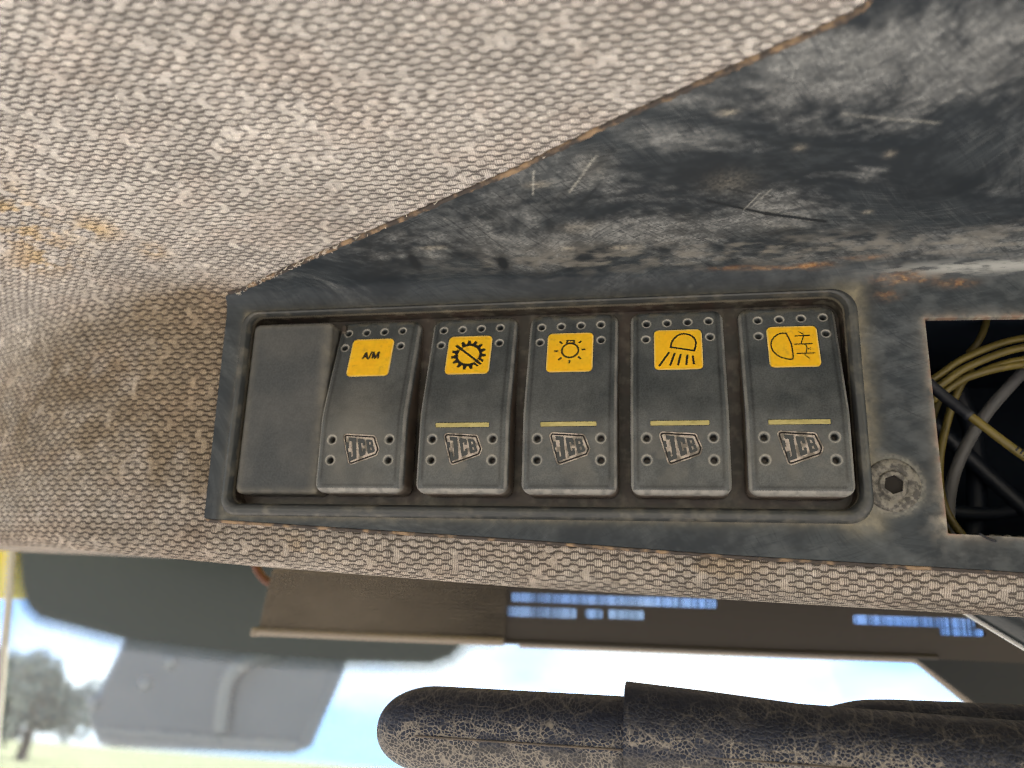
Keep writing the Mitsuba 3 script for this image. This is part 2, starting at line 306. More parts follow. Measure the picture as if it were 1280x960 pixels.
def frame_color(p, n, uv):
    x, y, z = PM(p)
    f = fbm(x / 4, y / 4, z / 4, octaves=4)
    c = mix((0.022, 0.026, 0.028), (0.045, 0.048, 0.047), f)
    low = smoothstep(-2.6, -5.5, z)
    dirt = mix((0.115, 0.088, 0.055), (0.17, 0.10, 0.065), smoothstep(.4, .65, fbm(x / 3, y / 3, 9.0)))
    c = mix(c * (1 - .5 * low), dirt * .25, low * (.3 + .6 * fbm(x / 1.4, y / 1.4, z / 1.4)))  # trough darkened with depth: shadow put into the colour, along with dirt
    d = smoothstep(.45, .8, fbm(x / 2.5, y / 2.5, z / 2.5, octaves=5)) * .30 + smoothstep(-3.3, -4.2, z) * smoothstep(-5.2, -4.4, z) * .4
    chip = smoothstep(-13.6, -14.4, y) * smoothstep(.50, .62, fbm(x / 2.2, y * 0.0, 4.0, octaves=4)) * smoothstep(-1.9, -2.4, z)
    c = mix(c, (0.22, 0.20, 0.15), d)
    return mix(c, (0.42, 0.40, 0.36), chip * .06)
mat('frame_plastic', frame_color, 0.38, 0.5, rocker_bump, 0.00002, eps=5e-5)
def blank_color(p, n, uv):
    x, y, z = PM(p)
    c = mix((0.038, 0.043, 0.046), (0.058, 0.061, 0.061), smoothstep(.3, .7, fbm(x / 9, y / 9, 2.0, octaves=4)))
    e = smoothstep(-62, -58.5, x) * .5 + smoothstep(-76.5, -79, x) * .35 + smoothstep(-7.5, -9.6, y) * .4 + smoothstep(30, 32, y) * .35
    return mix(c * (.85 + .3 * noise(x / .3, y / .3)), (0.17, 0.155, 0.12), sat(e * (.3 + fbm(x / 1.5, y / 1.5, 6.0))))
mat('blank_plastic', blank_color, 0.5, 0.4, rocker_bump, 0.00001, eps=5e-5)
def lens_color(p, n, uv):
    x, y, z, lx, s, dx = rocker_local(p)
    e = dr.maximum(dr.abs(lx - dx), dr.abs(s - 23.75))
    c = mix((0.78, 0.415, 0.010), (0.72, 0.44, 0.016), fbm(x / 3, y / 3))
    c = mix(c, (0.30, 0.20, 0.06), smoothstep(.66, .80, fbm(x / .7, y / .7, 9.0, octaves=3)) * .22)
    return mix(c, (0.62, 0.50, 0.22), smoothstep(4.85, 5.3, e) * .75) * (.93 + .14 * fbm(x / .6, y / .6, 2.0))
mat('yellow_lens', lens_color, 0.42, 0.35)
def bar_color(p, n, uv):
    x, y, z = PM(p); return mix((0.26, 0.22, 0.07), (0.46, 0.40, 0.17), fbm(x / 1.2, y / .5, 7.0, octaves=3))
mat('olive_bar', bar_color, 0.55, 0.3)
mat('black_print', (0.012, 0.009, 0.006), 0.5, 0.3)
def emblem_ground(p, n, uv):
    x, y, z = PM(p); return mix((0.15, 0.135, 0.112), (0.40, 0.35, 0.30), smoothstep(.3, .65, fbm(x / 1.1, y / 1.1, 3.0, octaves=3)))
mat('dusty_ground', emblem_ground, 0.8, 0.2)
mat('letter_plastic', (0.034, 0.038, 0.038), 0.5, 0.45)
mat('groove_black', (0.016, 0.014, 0.012), 0.7, 0.2)
def screw_color(p, n, uv):
    x, y, z = PM(p); return mix((0.05, 0.048, 0.043), (0.17, 0.16, 0.135), smoothstep(.3, .72, fbm(x / .8, y / .8, 2.0, octaves=5)))
mat('dirty_steel', screw_color, 0.6, 0.4)
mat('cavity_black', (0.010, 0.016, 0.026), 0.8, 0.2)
def wire_color(p, n, uv):
    x, y, z = PM(p); return mix((0.05, 0.040, 0.013), (0.19, 0.145, 0.03), fbm(x / 4, y / 4, z / 4, octaves=4))
mat('wire_yellow', wire_color, 0.45, 0.5)
mat('wire_grey', (0.11, 0.11, 0.11), 0.5, 0.5)
mat('wire_black', (0.008, 0.010, 0.016), 0.55, 0.5)
mat('wire_navy', (0.010, 0.014, 0.022), 0.5, 0.5)
mat('red_thread', (0.35, 0.05, 0.03), 0.8, 0.1)

# --- cracked leatherette: uv in millimetres
def leather_color(p, n, uv):
    u, v = uv.x, uv.y
    u = u + 1.1 * fbm(u / 2.2, v / 2.2, 1.0); v = v + 1.1 * fbm(u / 2.2, v / 2.2, 5.0)
    a, b, r = voronoi(u / .82, v / .74); fine = 1 - smoothstep(.04, .26, b - a)
    a2, b2, r2 = voronoi(u / 4.2 + 9, v / 2.9); big = 1 - smoothstep(.02, .14, b2 - a2)
    wear = smoothstep(.34, .56, fbm(u / 7, v / 3.5, 3.0, octaves=4))
    belt = smoothstep(6.2, 1.0, v)                       # rubbed pale towards and below the seam
    k = sat(fine * (.25 + .75 * wear) * (.16 + .84 * belt) + big * (.10 + .55 * wear) * (.25 + .75 * belt))
    c = mix((0.008, 0.012, 0.026), (0.018, 0.024, 0.042), r)
    c = mix(c, (0.013, 0.014, 0.019), smoothstep(3.5, 8, v) * .7)
    c = mix(c, (0.10, 0.092, 0.078), smoothstep(.2, -1.0, v) * .4)
    return mix(c, (0.27, 0.24, 0.20), k * .85)
def leather_bump(p, n, uv):
    a, b, r = voronoi(uv.x / 1.15, uv.y / 1.0)
    return smoothstep(0, .3, b - a)
mat('cracked_leatherette', leather_color, 0.42, 0.3, leather_bump, 0.00012, eps=1e-4)
def seam_color(p, n, uv):
    x, y, z = PM(p); return mix((0.03, 0.028, 0.03), (0.16, 0.13, 0.10), fbm(x / 1.5, y, z))
mat('seam_dark', seam_color, 0.6, 0.3)

# --- window surroundings
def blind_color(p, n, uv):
    x, y, z = PM(p); return mix((0.13, 0.112, 0.088), (0.18, 0.156, 0.125), fbm(x / 12, y / 6, 1.0, octaves=3)) * (1 - .5 * smoothstep(-105, -42, x) * (.7 + .6 * fbm(x / 15, y / 4, 5.0)))  # darker towards the right end: shade put into the colour, broken by noise
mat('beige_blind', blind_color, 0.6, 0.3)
mat('shaded_trim', (0.042, 0.037, 0.032), 0.6, 0.3)  # dark tone stands for shade on the right run of the blind
mat('dark_frame', (0.016, 0.019, 0.020), 0.6, 0.3)
mat('pale_reveal', (0.26, 0.225, 0.185), 0.7, 0.2)
mat('frit_ceramic', (0.017, 0.030, 0.034), 0.35, 0.5)
mat('rail_gloss', (0.040, 0.048, 0.052), 0.28, 0.6)
mat('rail_glint', (0.55, 0.56, 0.55), 0.4, 0.6)
mat('yellow_paint', (0.62, 0.48, 0.03), 0.4, 0.5)
mat('seal_grey', (0.45, 0.44, 0.41), 0.6, 0.3)
mat('mirror_grey', (0.085, 0.100, 0.118), 0.45, 0.5)
mat('mirror_pale', (0.15, 0.16, 0.165), 0.4, 0.5)
mat('roof_paint', (0.60, 0.46, 0.03), 0.45, 0.5)
mat('brown_wire', (0.15, 0.065, 0.04), 0.6, 0.3)
scene['mat_screen_glass'] = {'type': 'thindielectric', 'int_ior': 1.5, 'specular_transmittance': {'type': 'rgb', 'value': [0.80, 0.92, 0.98]}, 'specular_reflectance': {'type': 'rgb', 'value': [1, 1, 1]}}
scene['mat_shade_glass'] = {'type': 'thindielectric', 'int_ior': 1.5, 'specular_transmittance': {'type': 'rgb', 'value': [0.34, 0.50, 0.76]}}  # blue filter added so the sky behind the slots turns blue

# ------------------------------------------------------------------ setting: ground, roof
def ground_color(p, n, uv):
    g = smoothstep(16.0, 24.0, dr.sqrt(p.x * p.x + p.y * p.y))
    grav = mix((0.45, 0.44, 0.42), (0.56, 0.55, 0.53), fbm(p.x * 3, p.y * 3, 0.0, octaves=4))
    grass = mix((0.19, 0.21, 0.12), (0.33, 0.335, 0.22), fbm(p.x / 4, p.y / 4, 0.0, octaves=4))
    return mix(grav, grass, g)
mat('ground_mix', ground_color, 0.95, 0.1)
GZ = -2.3
gx = np.concatenate([[-1500, -300], np.linspace(-60, 60, 25), [300, 1500]])
GX, GY = np.meshgrid(gx, gx, indexing='ij'); ng = len(gx)
gv = np.stack([GX, GY, np.full_like(GX, GZ)], -1).reshape(-1, 3)
ii, jj = np.meshgrid(np.arange(ng - 1), np.arange(ng - 1), indexing='ij')
gf = np.stack([ii * ng + jj, (ii + 1) * ng + jj, (ii + 1) * ng + jj + 1, ii * ng + jj + 1], -1).reshape(-1, 4)
tag(add('ground', (gv, gf), 'ground_mix', False, world=True), 'pale gravel yard turning to grass outside the cab', None, kind='structure')

# ------------------------------------------------------------------ roof lining (cloth), one sheet bent round the header
def wave_np(u, v):
    N = lambda a, b, c: meshkit.noise(np.stack([a, b, np.full_like(a, c)], -1))
    u = u + .35 * N(u / 7, v / 7, 3.0); v = v + .45 * N(u / 9, v / 5, 9.0) + .02 * u
    cu, rv = u / CU, v / RV; rr = np.round(rv)
    d = rv - rr
    return -.6 * np.exp(-(d / .22) ** 2)
def lining_zf(x): 
    d = np.maximum(0, -98 - x); return -5.6 - np.where(d < 60, .0042 * d * d, .0042 * 3600 + .5 * (d - 60))
def lining_bottom(x): return np.interp(x, [-400, -142, -77, -13, 87, 200], [-16, -22.3, -26.0, -29.0, -31.9, -34.5])
RR = 7.5
def lining_point(x, s, t):
    zf = lining_zf(x); sr = lining_bottom(x) + RR
    y, z = bend_np(s, zf, 34.0, 8.0, t)
    a = np.clip((sr - s) / RR, 0, PI / 2); e = np.maximum(sr - s - RR * PI / 2, 0)
    low = s < sr
    y = np.where(low, sr - (RR + t) * np.sin(a), y); z = np.where(low, zf - RR + (RR + t) * np.cos(a) - e, z)
    return np.stack([x, y, z], -1)
xs = np.concatenate([np.arange(-420, -166, 14.0), np.arange(-166, 128, 0.34), np.arange(128, 430, 18.0)])
ss = np.concatenate([np.arange(-110, -42, 5.0), np.arange(-42, 134, 0.34), np.arange(134, 160, 3.0), np.arange(160, 1150, 30.0)])
XX, SS = np.meshgrid(xs, ss, indexing='ij')
H = np.where((np.abs(XX + 19) < 147) & (SS < 134) & (SS > -42), wave_np(XX, SS), -.5)
fray = 0.25 * (meshkit.noise(np.stack([XX / .8, SS / .8, XX * 0], -1)) - .5)
V = lining_point(XX, SS, .34 * H + fray * .4).reshape(-1, 3)
nx, ns = XX.shape
def diag_s(x): return np.interp(x, [-90, -80, -50.5, -28.5, -6.4, 12.4, 28.2, 41.9, 47.5, 49.6, 50.3], [36, 42.6, 57.6, 68.3, 79.2, 89.8, 97.9, 104.8, 107.6, 109.3, 113])
cx_, cs_ = .5 * (XX[:-1, :-1] + XX[1:, 1:]), .5 * (SS[:-1, :-1] + SS[1:, 1:])
under_front = (cx_ > -84.5) & (cs_ > lining_bottom(cx_) * 0 + np.interp(cx_, [-86.5, -12.7, 31, 73.4, 130], [-12.8, -16, -18.5, -20, -23])) & (cs_ < 41)
under_roof = (cs_ >= 41) & (cs_ < diag_s(cx_ - 0) - 2.2) & (cx_ > -84)
under_right = (cs_ >= 41) & (cx_ > 52.5) & (cs_ < 400)
keep = ~(under_front | under_roof | under_right)
i, j = np.nonzero(keep)
F = np.stack([i * ns + j, (i + 1) * ns + j, (i + 1) * ns + j + 1, i * ns + j + 1], -1)
used, inv = np.unique(F, return_inverse=True); F = inv.reshape(F.shape)
UV = np.stack([XX, SS], -1).reshape(-1, 2)[used]
lining = add('headliner', (V[used], F[:, ::1]), 'lining_cloth', True, uv=UV)
tag(lining, 'beige woven cloth lining of the cab roof, wrapped round and below the switch panel', 'headliner')
# frayed threads along the cut edge near the panel corner
th = []
for k in range(70):
    x = RNG.uniform(-84, -50) if k < 62 else RNG.uniform(-50, 10)
    s = float(diag_s(x)) + RNG.uniform(.7, 2.0); L = RNG.uniform(.6, 2.0); a = RNG.uniform(-.9, .9) + 2.0
    q = [(x + L * f * math.cos(a), s + L * f * math.sin(a) * .6 - .6 * f, .3 + .7 * math.sin(f * 2.4)) for f in (0, .5, 1)]
    P = np.array([[u, *bend_np(np.array(w), -5.6, 34, 8, t)] for u, w, t in q], float)
    th.append(tube(spline(P, 8), .085, 4))
tag(add('loose_threads', join(th), 'thread', True, lining), 'pale frayed threads along the cut edge of the cloth', kind='stuff')

# roof shell above the lining, and the front of the roof over the windscreen
shell = join([box(-520, 0, 0, 520, 1560, 28)])
sv, sf = shell; sv = np.stack([sv[:, 0] / 1000, .40 - sv[:, 1] / 1000, .075 + sv[:, 2] / 1000], -1)
roof = add('cab_roof', (sv, sf[:, ::-1]), 'roof_paint', False, world=True)
tag(roof, 'cab roof shell above the cloth lining', 'cab roof')
sv2, sf2 = arr(box(-520, 375, 63, 520, 399, 74.5)); add('front_panel', (sv2 / 1000, sf2), 'roof_paint', False, roof, world=True)

# ------------------------------------------------------------------ steel console plate
outline = [(-87.6, 40.2), (-87.6, 38.6), (-86.6, -15.6), (-12.7, -18.9), (31, -21.3), (73.4, -22.9), (135, -25.5), (135, 190), (50.6, 190)]
edge_line = [(50.4, 113), (49.7, 109.3), (47.6, 107.4), (42, 104.6), (28.2, 97.7), (12.4, 89.6), (-6.4, 79.0), (-28.5, 68.1), (-50.5, 57.4), (-80, 42.4), (-83, 41.2)]
P2 = Polygon(outline + edge_line).buffer(-.8).buffer(.8)
hole = Polygon(rrect(-81.4, -14.1, 60.8, 34.7, (3.4, 4.6, 4.6, 3.4)))
opening = Polygon([(74.9, -16.4), (74.95, 28.5), (128, 27.4), (128, -18.4)]).buffer(-.3).buffer(.3)
P2 = P2.difference(hole).difference(opening)
# finer where it bends: the outline is cut into slices there
pieces = []
cuts = [-60] + list(np.linspace(36, 36 + 5 * BEND, 11)) + [400]
for a, b in zip(cuts[:-1], cuts[1:]):
    q = P2.intersection(sbox(-200, a, 200, b))
    if not q.is_empty: pieces.append(q)
def warp_plate(v):
    y, z = bend_np(v[:, 1], PL['zf'], PL['yb'], PL['r'], v[:, 2]); return np.stack([v[:, 0], y, z], -1)
ms = []
for q in pieces:
    vv, ff = arr(prism(q.simplify(.02), -1.5, 0.0)); ms.append((warp_plate(vv), ff))
pv, pf = join(ms)
tm = trimesh.Trimesh(pv, pf, process=False); tm.merge_vertices(digits_vertex=3)
plate = add('console_plate', tm, 'painted_steel', 40)
tag(plate, 'dark scuffed steel console plate bent from the roof down round the switches', 'console plate')
# rounded, rusty cut edge beside the cloth
el = np.array([(50.45, 170)] + edge_line + [(-86.6, 40.8)])
el = np.array(LineString(el).segmentize(1.0).coords)
ep = np.array([[x, *bend_np(np.array(s), PL['zf'], PL['yb'], PL['r'], -.55)] for x, s in el], float)
ep += 0.12 * (RNG.random(ep.shape) - .5)
tag(add('rusty_edge', tube(ep, .52 + .12 * RNG.random(len(ep)), 8), 'rusted_edge', True, plate), 'rusty cut edge of the plate beside the cloth')
le = np.array(LineString([(-86.4, -15.9), (-12.7, -19.2), (31, -21.6), (73.4, -23.2), (134, -25.6)]).segmentize(1.5).coords)
lp = np.stack([le[:, 0], le[:, 1], np.full(len(le), -4.75)], -1) + .2 * (RNG.random((len(le), 3)) - .5)
add('rusty_edge', tube(lp, .40 + .12 * RNG.random(len(le)), 8), 'rusted_edge', True, plate)
# box of the cavity behind the opening
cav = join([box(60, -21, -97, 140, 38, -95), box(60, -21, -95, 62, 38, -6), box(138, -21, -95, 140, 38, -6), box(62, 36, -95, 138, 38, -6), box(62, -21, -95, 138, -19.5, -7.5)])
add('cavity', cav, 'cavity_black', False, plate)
# torn insulation on the lower lip of the opening
crumb = []
for k in range(46):
    x = RNG.uniform(76, 100); q = RNG.uniform(.25, .7)
    crumb.append(arr(Manifold.sphere(q, 8).scale((1.6, .8, 1)).translate((x, -17.0 + RNG.uniform(-.2, .5), -6.6 - RNG.uniform(0, 3)))))
tag(add('insulation_scraps', join(crumb), 'dirty_steel', True, plate), 'grey scraps of insulation on the lower lip of the opening', kind='stuff')

# ------------------------------------------------------------------ switch frame
def ring_mesh(prof):
    """prof: list of (t, dz): t from 0 = outer outline to 1 = inner outline"""
    o = rrect(-82.1, -14.8, 61.5, 35.4, (3.8, 5.0, 5.0, 3.8), 10); n_ = rrect(-79.75, -11.9, 58.9, 34.1, (2.4, 3.6, 3.6, 2.4), 10)
    rows = [np.column_stack([o + (n_ - o) * t, np.full(len(o), z)]) for t, z in prof]
    k = len(o); v = np.vstack(rows); a, b = np.meshgrid(np.arange(len(prof) - 1), np.arange(k), indexing='ij'); b2 = (b + 1) % k
    return v, np.stack([a * k + b, a * k + b2, (a + 1) * k + b2, (a + 1) * k + b], -1).reshape(-1, 4)
lip = [(0, -5.0), (0, -3.6)] + [(.5 - .5 * math.cos(a), -3.2 + 1.5 * math.sin(a)) for a in np.linspace(.1, PI * .72, 10)] + [(.96, -3.2), (1.0, -5.0), (1.02, -9.2)]
bez = add('switch_frame', ring_mesh(lip), 'frame_plastic', 50)
tag(bez, 'dark raised plastic frame holding the row of rocker switches', 'switch frame')
floor_v, floor_f = arr(prism(rrect(-79.8, -12.0, 59.0, 34.2, 2.4), -10.4, -9.0)); add('frame_floor', (floor_v, floor_f), 'frame_plastic', False, bez)

# ------------------------------------------------------------------ blanking plate
bl = pillow(rrect(-79.1, -9.7, -58.35, 32.1, (1.6, 1.2, 1.2, 1.6)), -8.9, -3.1, .9, 5)
bk = add('blanking_plate', bl, 'blank_plastic', 30)
tag(bk, 'plain dark blanking plate left of the rocker switches', 'blanking plate')
bq = pillow(rrect(-57.3, 30.0, -56.0, 32.2, .4), -9, -6, .3); add('clip', bq, 'frame_plastic', 30, bk)

# ------------------------------------------------------------------ rocker switches
TH = math.radians(16)
sg = np.linspace(-40, 60, 1001); th_ = TH * np.clip((sg - 5.0) / 6.0, 0, 1); th_ = TH * (th_ / TH) ** 2 * (3 - 2 * th_ / TH)
ygrid = np.concatenate([[0], np.cumsum(np.cos(.5 * (th_[1:] + th_[:-1])) * np.diff(sg))]); zgrid = np.concatenate([[0], -np.cumsum(np.sin(.5 * (th_[1:] + th_[:-1])) * np.diff(sg))])
ygrid += sg[0] - 0.0
def rock(v, cx):
    s = v[:, 1]; a = np.interp(s, sg, th_)
    return np.stack([v[:, 0] + cx, np.interp(s, sg, ygrid) + v[:, 2] * np.sin(a), np.interp(s, sg, zgrid) + v[:, 2] * np.cos(a)], -1)
EMB = [(-4.45, 3.75), (3.35, 3.25), (4.6, 0.15), (4.1, -1.25), (-2.35, -3.55)]
emb_out = Polygon(EMB).buffer(-.75).buffer(.75, quad_segs=6)
def quad_map(poly, q):
    (ax, ay), (bx, by), (cx, cy), (dx, dy) = q     # TL TR BR BL
    def f(c):
        c = np.asarray(c); u, w = c[:, :1], c[:, 1:]
        return (np.array([dx, dy]) * (1 - u) + np.array([cx, cy]) * u) * (1 - w) + (np.array([ax, ay]) * (1 - u) + np.array([bx, by]) * u) * w
    import shapely
    return shapely.transform(poly.segmentize(.2), f)
J_ = unary_union([sbox(.12, .84, 1, 1), sbox(.50, 0, .96, 1), sbox(0, 0, .96, .15), sbox(0, 0, .30, .36), sbox(-.28, .42, .06, .78).difference(sbox(-.12, .42, .06, .55))])
C_ = sbox(0, 0, 1, 1).buffer(-.12).buffer(.12).difference(sbox(.42, .24, .66, .76)).difference(sbox(.6, .38, 1.1, .62))
B_ = sbox(0, 0, 1, 1).buffer(-.12).buffer(.12).difference(sbox(.38, .60, .66, .82)).difference(sbox(.38, .18, .66, .40)).difference(Polygon([(1.1, .6), (.84, .5), (1.1, .4)]))
GLYPH = [quad_map(J_, [(-3.15, 2.95), (-1.15, 2.75), (-.55, -1.95), (-2.35, -2.65)]), quad_map(C_, [(-.75, 2.6), (.95, 2.4), (1.45, -1.05), (.1, -1.6)]), quad_map(B_, [(1.3, 2.4), (2.75, 2.25), (3.6, -.35), (2.0, -.95)])]
def line(pts, w): return LineString(pts).buffer(w / 2, cap_style='flat', join_style='mitre')
def symbol(kind):
    if kind == 'gear':
        g = [Point(0, -.05).buffer(3.25).difference(Point(0, -.05).buffer(2.55))]
        for k in range(15):
            a = PI / 2 + k * 2 * PI / 15 + .05; c, s = math.cos(a), math.sin(a)
            g.append(Polygon([(3.1 * c - .48 * s, 3.1 * s + .48 * c - .05), (4.15 * c - .30 * s, 4.15 * s + .30 * c - .05), (4.15 * c + .30 * s, 4.15 * s - .30 * c - .05), (3.1 * c + .48 * s, 3.1 * s - .48 * c - .05)]))
        g = unary_union(g); d = np.array([1, -.86]) / math.hypot(1, .86); nrm = np.array([d[1], -d[0]])
        for o in (.5, -.5):
            g = g.difference(line([tuple(d * -2.4 * 0 + d * k + nrm * o) for k in (2.7, 5)], .22)).difference(line([tuple(-d * k + nrm * o) for k in (2.7, 5)], .22))
        g = g.union(line([tuple(-d * 4.3), tuple(d * 4.3)], .52))
        return affinity.scale(g, 1, .97, origin=(0, 0))
    if kind == 'lamp':
        r = [Point(.05, .45).buffer(2.1).difference(Point(.05, .45).buffer(1.7)), sbox(-.95, 2.25, 1.05, 3.3).difference(sbox(-.55, 2.6, .65, 2.95))]
        for a, b in (((-3.6, .37), (-2.7, .37)), ((2.7, .6), (3.55, .6)), ((-2.5, 2.95), (-1.8, 2.3)), ((1.95, 2.4), (2.55, 2.95)), ((-2.55, -2.1), (-1.85, -1.45)), ((1.95, -1.3), (2.6, -1.95)), ((.03, -2.2), (.03, -3.05))): r.append(line([a, b], .42))
        return unary_union(r)
    if kind == 'beam':
        arc = [(-1.6, .6), (-1.35, 1.9), (-.7, 3.0), (.3, 3.85), (1.4, 4.1), (2.6, 3.75), (3.5, 2.95), (3.9, 1.9), (3.85, 1.0), (3.5, -.5), (-1.6, .6)]
        r = [Polygon(spline(arc[:-1], 60).tolist()).exterior.buffer(.2, join_style='mitre')]
        for a, b in (((-1.95, -.7), (-4.2, -4.3)), ((-.75, -1.0), (-1.85, -4.25)), ((.55, -1.3), (-.15, -4.25)), ((1.95, -1.5), (1.65, -4.15)), ((3.1, -1.8), (3.3, -4.05))): r.append(line([a, b], .45))
        return unary_union(r)
    arc = [(-1.2, 3.45), (-2.5, 3.4), (-3.6, 2.7), (-4.4, 1.5), (-4.6, .2), (-4.3, -1.1), (-3.4, -2.3), (-2.2, -3.0), (-.5, -3.25), (-.3, -1.2), (-.45, .9)]
    r = [Polygon(spline(arc + [(-1.15, 3.3)], 70).tolist()).buffer(0).exterior.buffer(.15)]
    for x0, x1, y in ((.5, 3.7, 2.65), (.2, 3.95, .5), (.5, 4.3, -1.9)): r.append(line([(x0, y), (x1, y + .05)], .27))
    r.append(LineString(spline([(1.55, 3.7), (2.35, 2.8), (1.85, 1.3), (1.8, .6), (2.7, .1), (2.5, -1.6), (2.2, -2.3), (3.0, -3.2)], 50).tolist()).buffer(.11))
    for a, b in (((2.9, -.5), (3.6, -1.0)), ((3.5, -.4), (2.9, -.9))): r.append(line([a, b], .12))
    return unary_union(r)
base = pillow(rrect(-10.35, -9.6, 10.35, 34.6, (2.2, 2.2, 2.4, 2.4)), -8.2, 0.0, 1.5, 7).refine_to_length(1.5)
def drill(hx, hy, r):
    return Manifold.cylinder(3.0, r * .8, r, 20).translate((hx, hy, -2.75)) + Manifold.cylinder(.35, r, r + .38, 20).translate((hx, hy, -.25))
INFO = [('A/M', 'black rocker switch with A/M on its yellow square, beside the blanking plate', None),
        ('gear', 'black rocker switch with a crossed-out gear wheel on its yellow square', 'gear'),
        ('lamp', 'middle black rocker switch with a light bulb on its yellow square', 'lamp'),
        ('beam', 'black rocker switch with a lamp shining downwards on its yellow square', 'beam'),
        ('fog', 'black rocker switch with a fog lamp on its yellow square, rightmost of five', 'fog')]
for k in range(5):
    cx, ldx = float(RC[k]), float(LDX[k])
    body = base
    for hx, hy in HOLES_LOW: body = body - drill(hx, hy, .72)
    for hx, hy in HOLES_UP: body = body - drill(hx + ldx, hy, .66)
    body = body - prism(rrect(ldx - 5.45, 18.35, ldx + 5.45, 29.2, 1.35), -.3, .2)
    body = body - prism(emb_out.buffer(.12), -.32, .2)
    if k: body = body - prism(rrect(-6.2 + ldx * .3, 4.95, 6.2 + ldx * .3, 6.15, .15), -.25, .2)
    v, f = arr(body)
    sw = add('rocker_switch', (rock(v, cx), f), 'rocker_plastic', 28)
    tag(sw, INFO[k][1], 'rocker switch', 'rocker switches in the frame')
    lens = pillow(rrect(ldx - 5.3, 18.5, ldx + 5.3, 29.05, 1.25), -.3, .06, .12, 2); v, f = arr(lens)
    ln = add('legend_plate', (rock(v, cx), f), 'yellow_lens', 40, sw); tag(ln, 'yellow square legend plate')
    if k == 0:
        t = meshkit.text_mesh('A/M', 2.3, .05, True); t.apply_translation(-t.bounds.mean(0)); e = t.extents
        t.apply_scale([4.1 / e[0], 2.25 / e[1], 1]); t.apply_translation([ldx + .05, 23.75 + .45, .085]); v, f = join([(np.array(t.vertices) + [q, q * .6, abs(q) * .02], np.array(t.faces)) for q in (-.085, 0, .085)])
    else:
        v, f = arr(prism(affinity.translate(symbol(INFO[k][2]).simplify(.01), ldx, 23.75), .055, .095))
    tag(add('symbol', (rock(v, cx), f), 'black_print', False, ln), 'black printed symbol')
    if k:
        v, f = arr(pillow(rrect(-6.1 + ldx * .3, 5.05, 6.1 + ldx * .3, 6.05, .12), -.25, .03, .06, 2)); tag(add('indicator_bar', (rock(v, cx), f), 'olive_bar', 40, sw), 'thin olive yellow indicator bar')
    # emblem: dusty sunk ground, dark border, three raised letters
    g = emb_out.buffer(.1); v, f = arr(prism(g, -.40, -.22)); em = add('emblem', (rock(v, cx), f), 'dusty_ground', False, sw)
    tag(em, 'sunk trademark plate with three raised capital letters')
    v, f = arr(prism(emb_out.buffer(-.18).difference(emb_out.buffer(-.48)), -.3, -.10)); add('border', (rock(v, cx), f), 'groove_black', False, em)
    for gl in GLYPH:
        v, f = arr(prism(gl, -.3, -.02)); add('letter', (rock(v, cx), f), 'letter_plastic', False, em)

# ------------------------------------------------------------------ hexagon socket screw
bx_, by_ = 65.5, -6.9
hx = Polygon([(bx_ + 2.0 * math.cos(a + .35), by_ + 2.0 * math.sin(a + .35)) for a in np.arange(6) * PI / 3])
wash = add('socket_screw', lathe([(1.0, -4.6), (5.35, -4.4), (5.35, -3.7), (5.15, -3.45), (4.4, -3.2), (3.6, -3.25), (3.4, -3.35), (3.2, -3.35), (1.2, -3.6)], bx_, by_), 'dirty_steel', 40)
tag(wash, 'dirty hexagon socket screw with wide washer between switches and opening', 'screw')
head = Manifold.cylinder(1.0, 3.1, 2.6, 36).translate((bx_, by_, -3.7)) - prism(hx, -3.4, -2)
add('head', head, 'dirty_steel', 30, wash)
add('hexagon_socket', lathe([(2.1, -3.38), (.01, -3.38)], bx_, by_), 'groove_black', False, wash)

# ------------------------------------------------------------------ wires in the opening
wires = 'wires in the opening of the console plate'
def wire(pts, r, m, label, name='yellow_wire', n=48):
    return tag(add(name, tube(spline(pts, n), r, 10), m, True), label, 'wire', wires)
def yw(o, z, r, lab): return wire([(66, 12 + o, z - 6), (81, 19.8 + o, z), (89, 25 + o, z + 1), (102, 29.6 + o, z), (122, 31 + o, z - 4)], r, 'wire_yellow', lab)
yw(0.2, -24, .9, 'uppermost yellow wire of the curved bundle in the square opening')
yw(-2.2, -23, .9, 'second yellow wire down of the curved bundle in the square opening')
yw(-4.3, -26, .85, 'third yellow wire down of the curved bundle in the square opening')
wire([(66, 9, -30), (80.5, 16.2, -27), (90, 21.2, -25), (103, 24.2, -26), (122, 25, -30)], .95, 'wire_yellow', 'lowest yellow wire of the curved bundle in the square opening')
wire([(94, 25, -34), (90.5, 21, -33), (87, 13, -33), (84, 2, -33), (84.5, -8, -34), (90, -16.5, -36), (98, -21, -40)], .95, 'wire_yellow', 'yellow wire hanging down from the bundle, the right one of two')
wire([(90, 24, -38), (86.5, 18, -37), (83.6, 10, -37), (82, 0, -37), (83.5, -9, -37), (88, -17, -39), (95, -22, -40)], .9, 'wire_yellow', 'yellow wire hanging down from the bundle, the left one of two')
wire([(98, 41, -30), (96.2, 35, -29), (94.2, 30.8, -29), (92.5, 28.5, -31)], .85, 'wire_yellow', 'short yellow wire at the top edge of the opening', n=20)
pw = wire([(76, 20, -16), (80.7, 14.6, -16), (86, 8.6, -14), (93, 1.5, -13), (101, -4.6, -13), (116, -12, -15)], .95, 'wire_yellow', 'yellow wire with a black sleeve and black print crossing the opening in front')
sl = tube(spline([(75.5, 20.5, -16), (80.7, 14.6, -15.9), (85.3, 9.3, -14.2)], 20), 1.25, 12); tag(add('sleeve', sl, 'wire_black', True, pw), 'black sleeve')
pp = spline([(76, 20, -16), (80.7, 14.6, -16), (86, 8.6, -14), (93, 1.5, -13), (101, -4.6, -13), (116, -12, -15)], 300)
marks = []
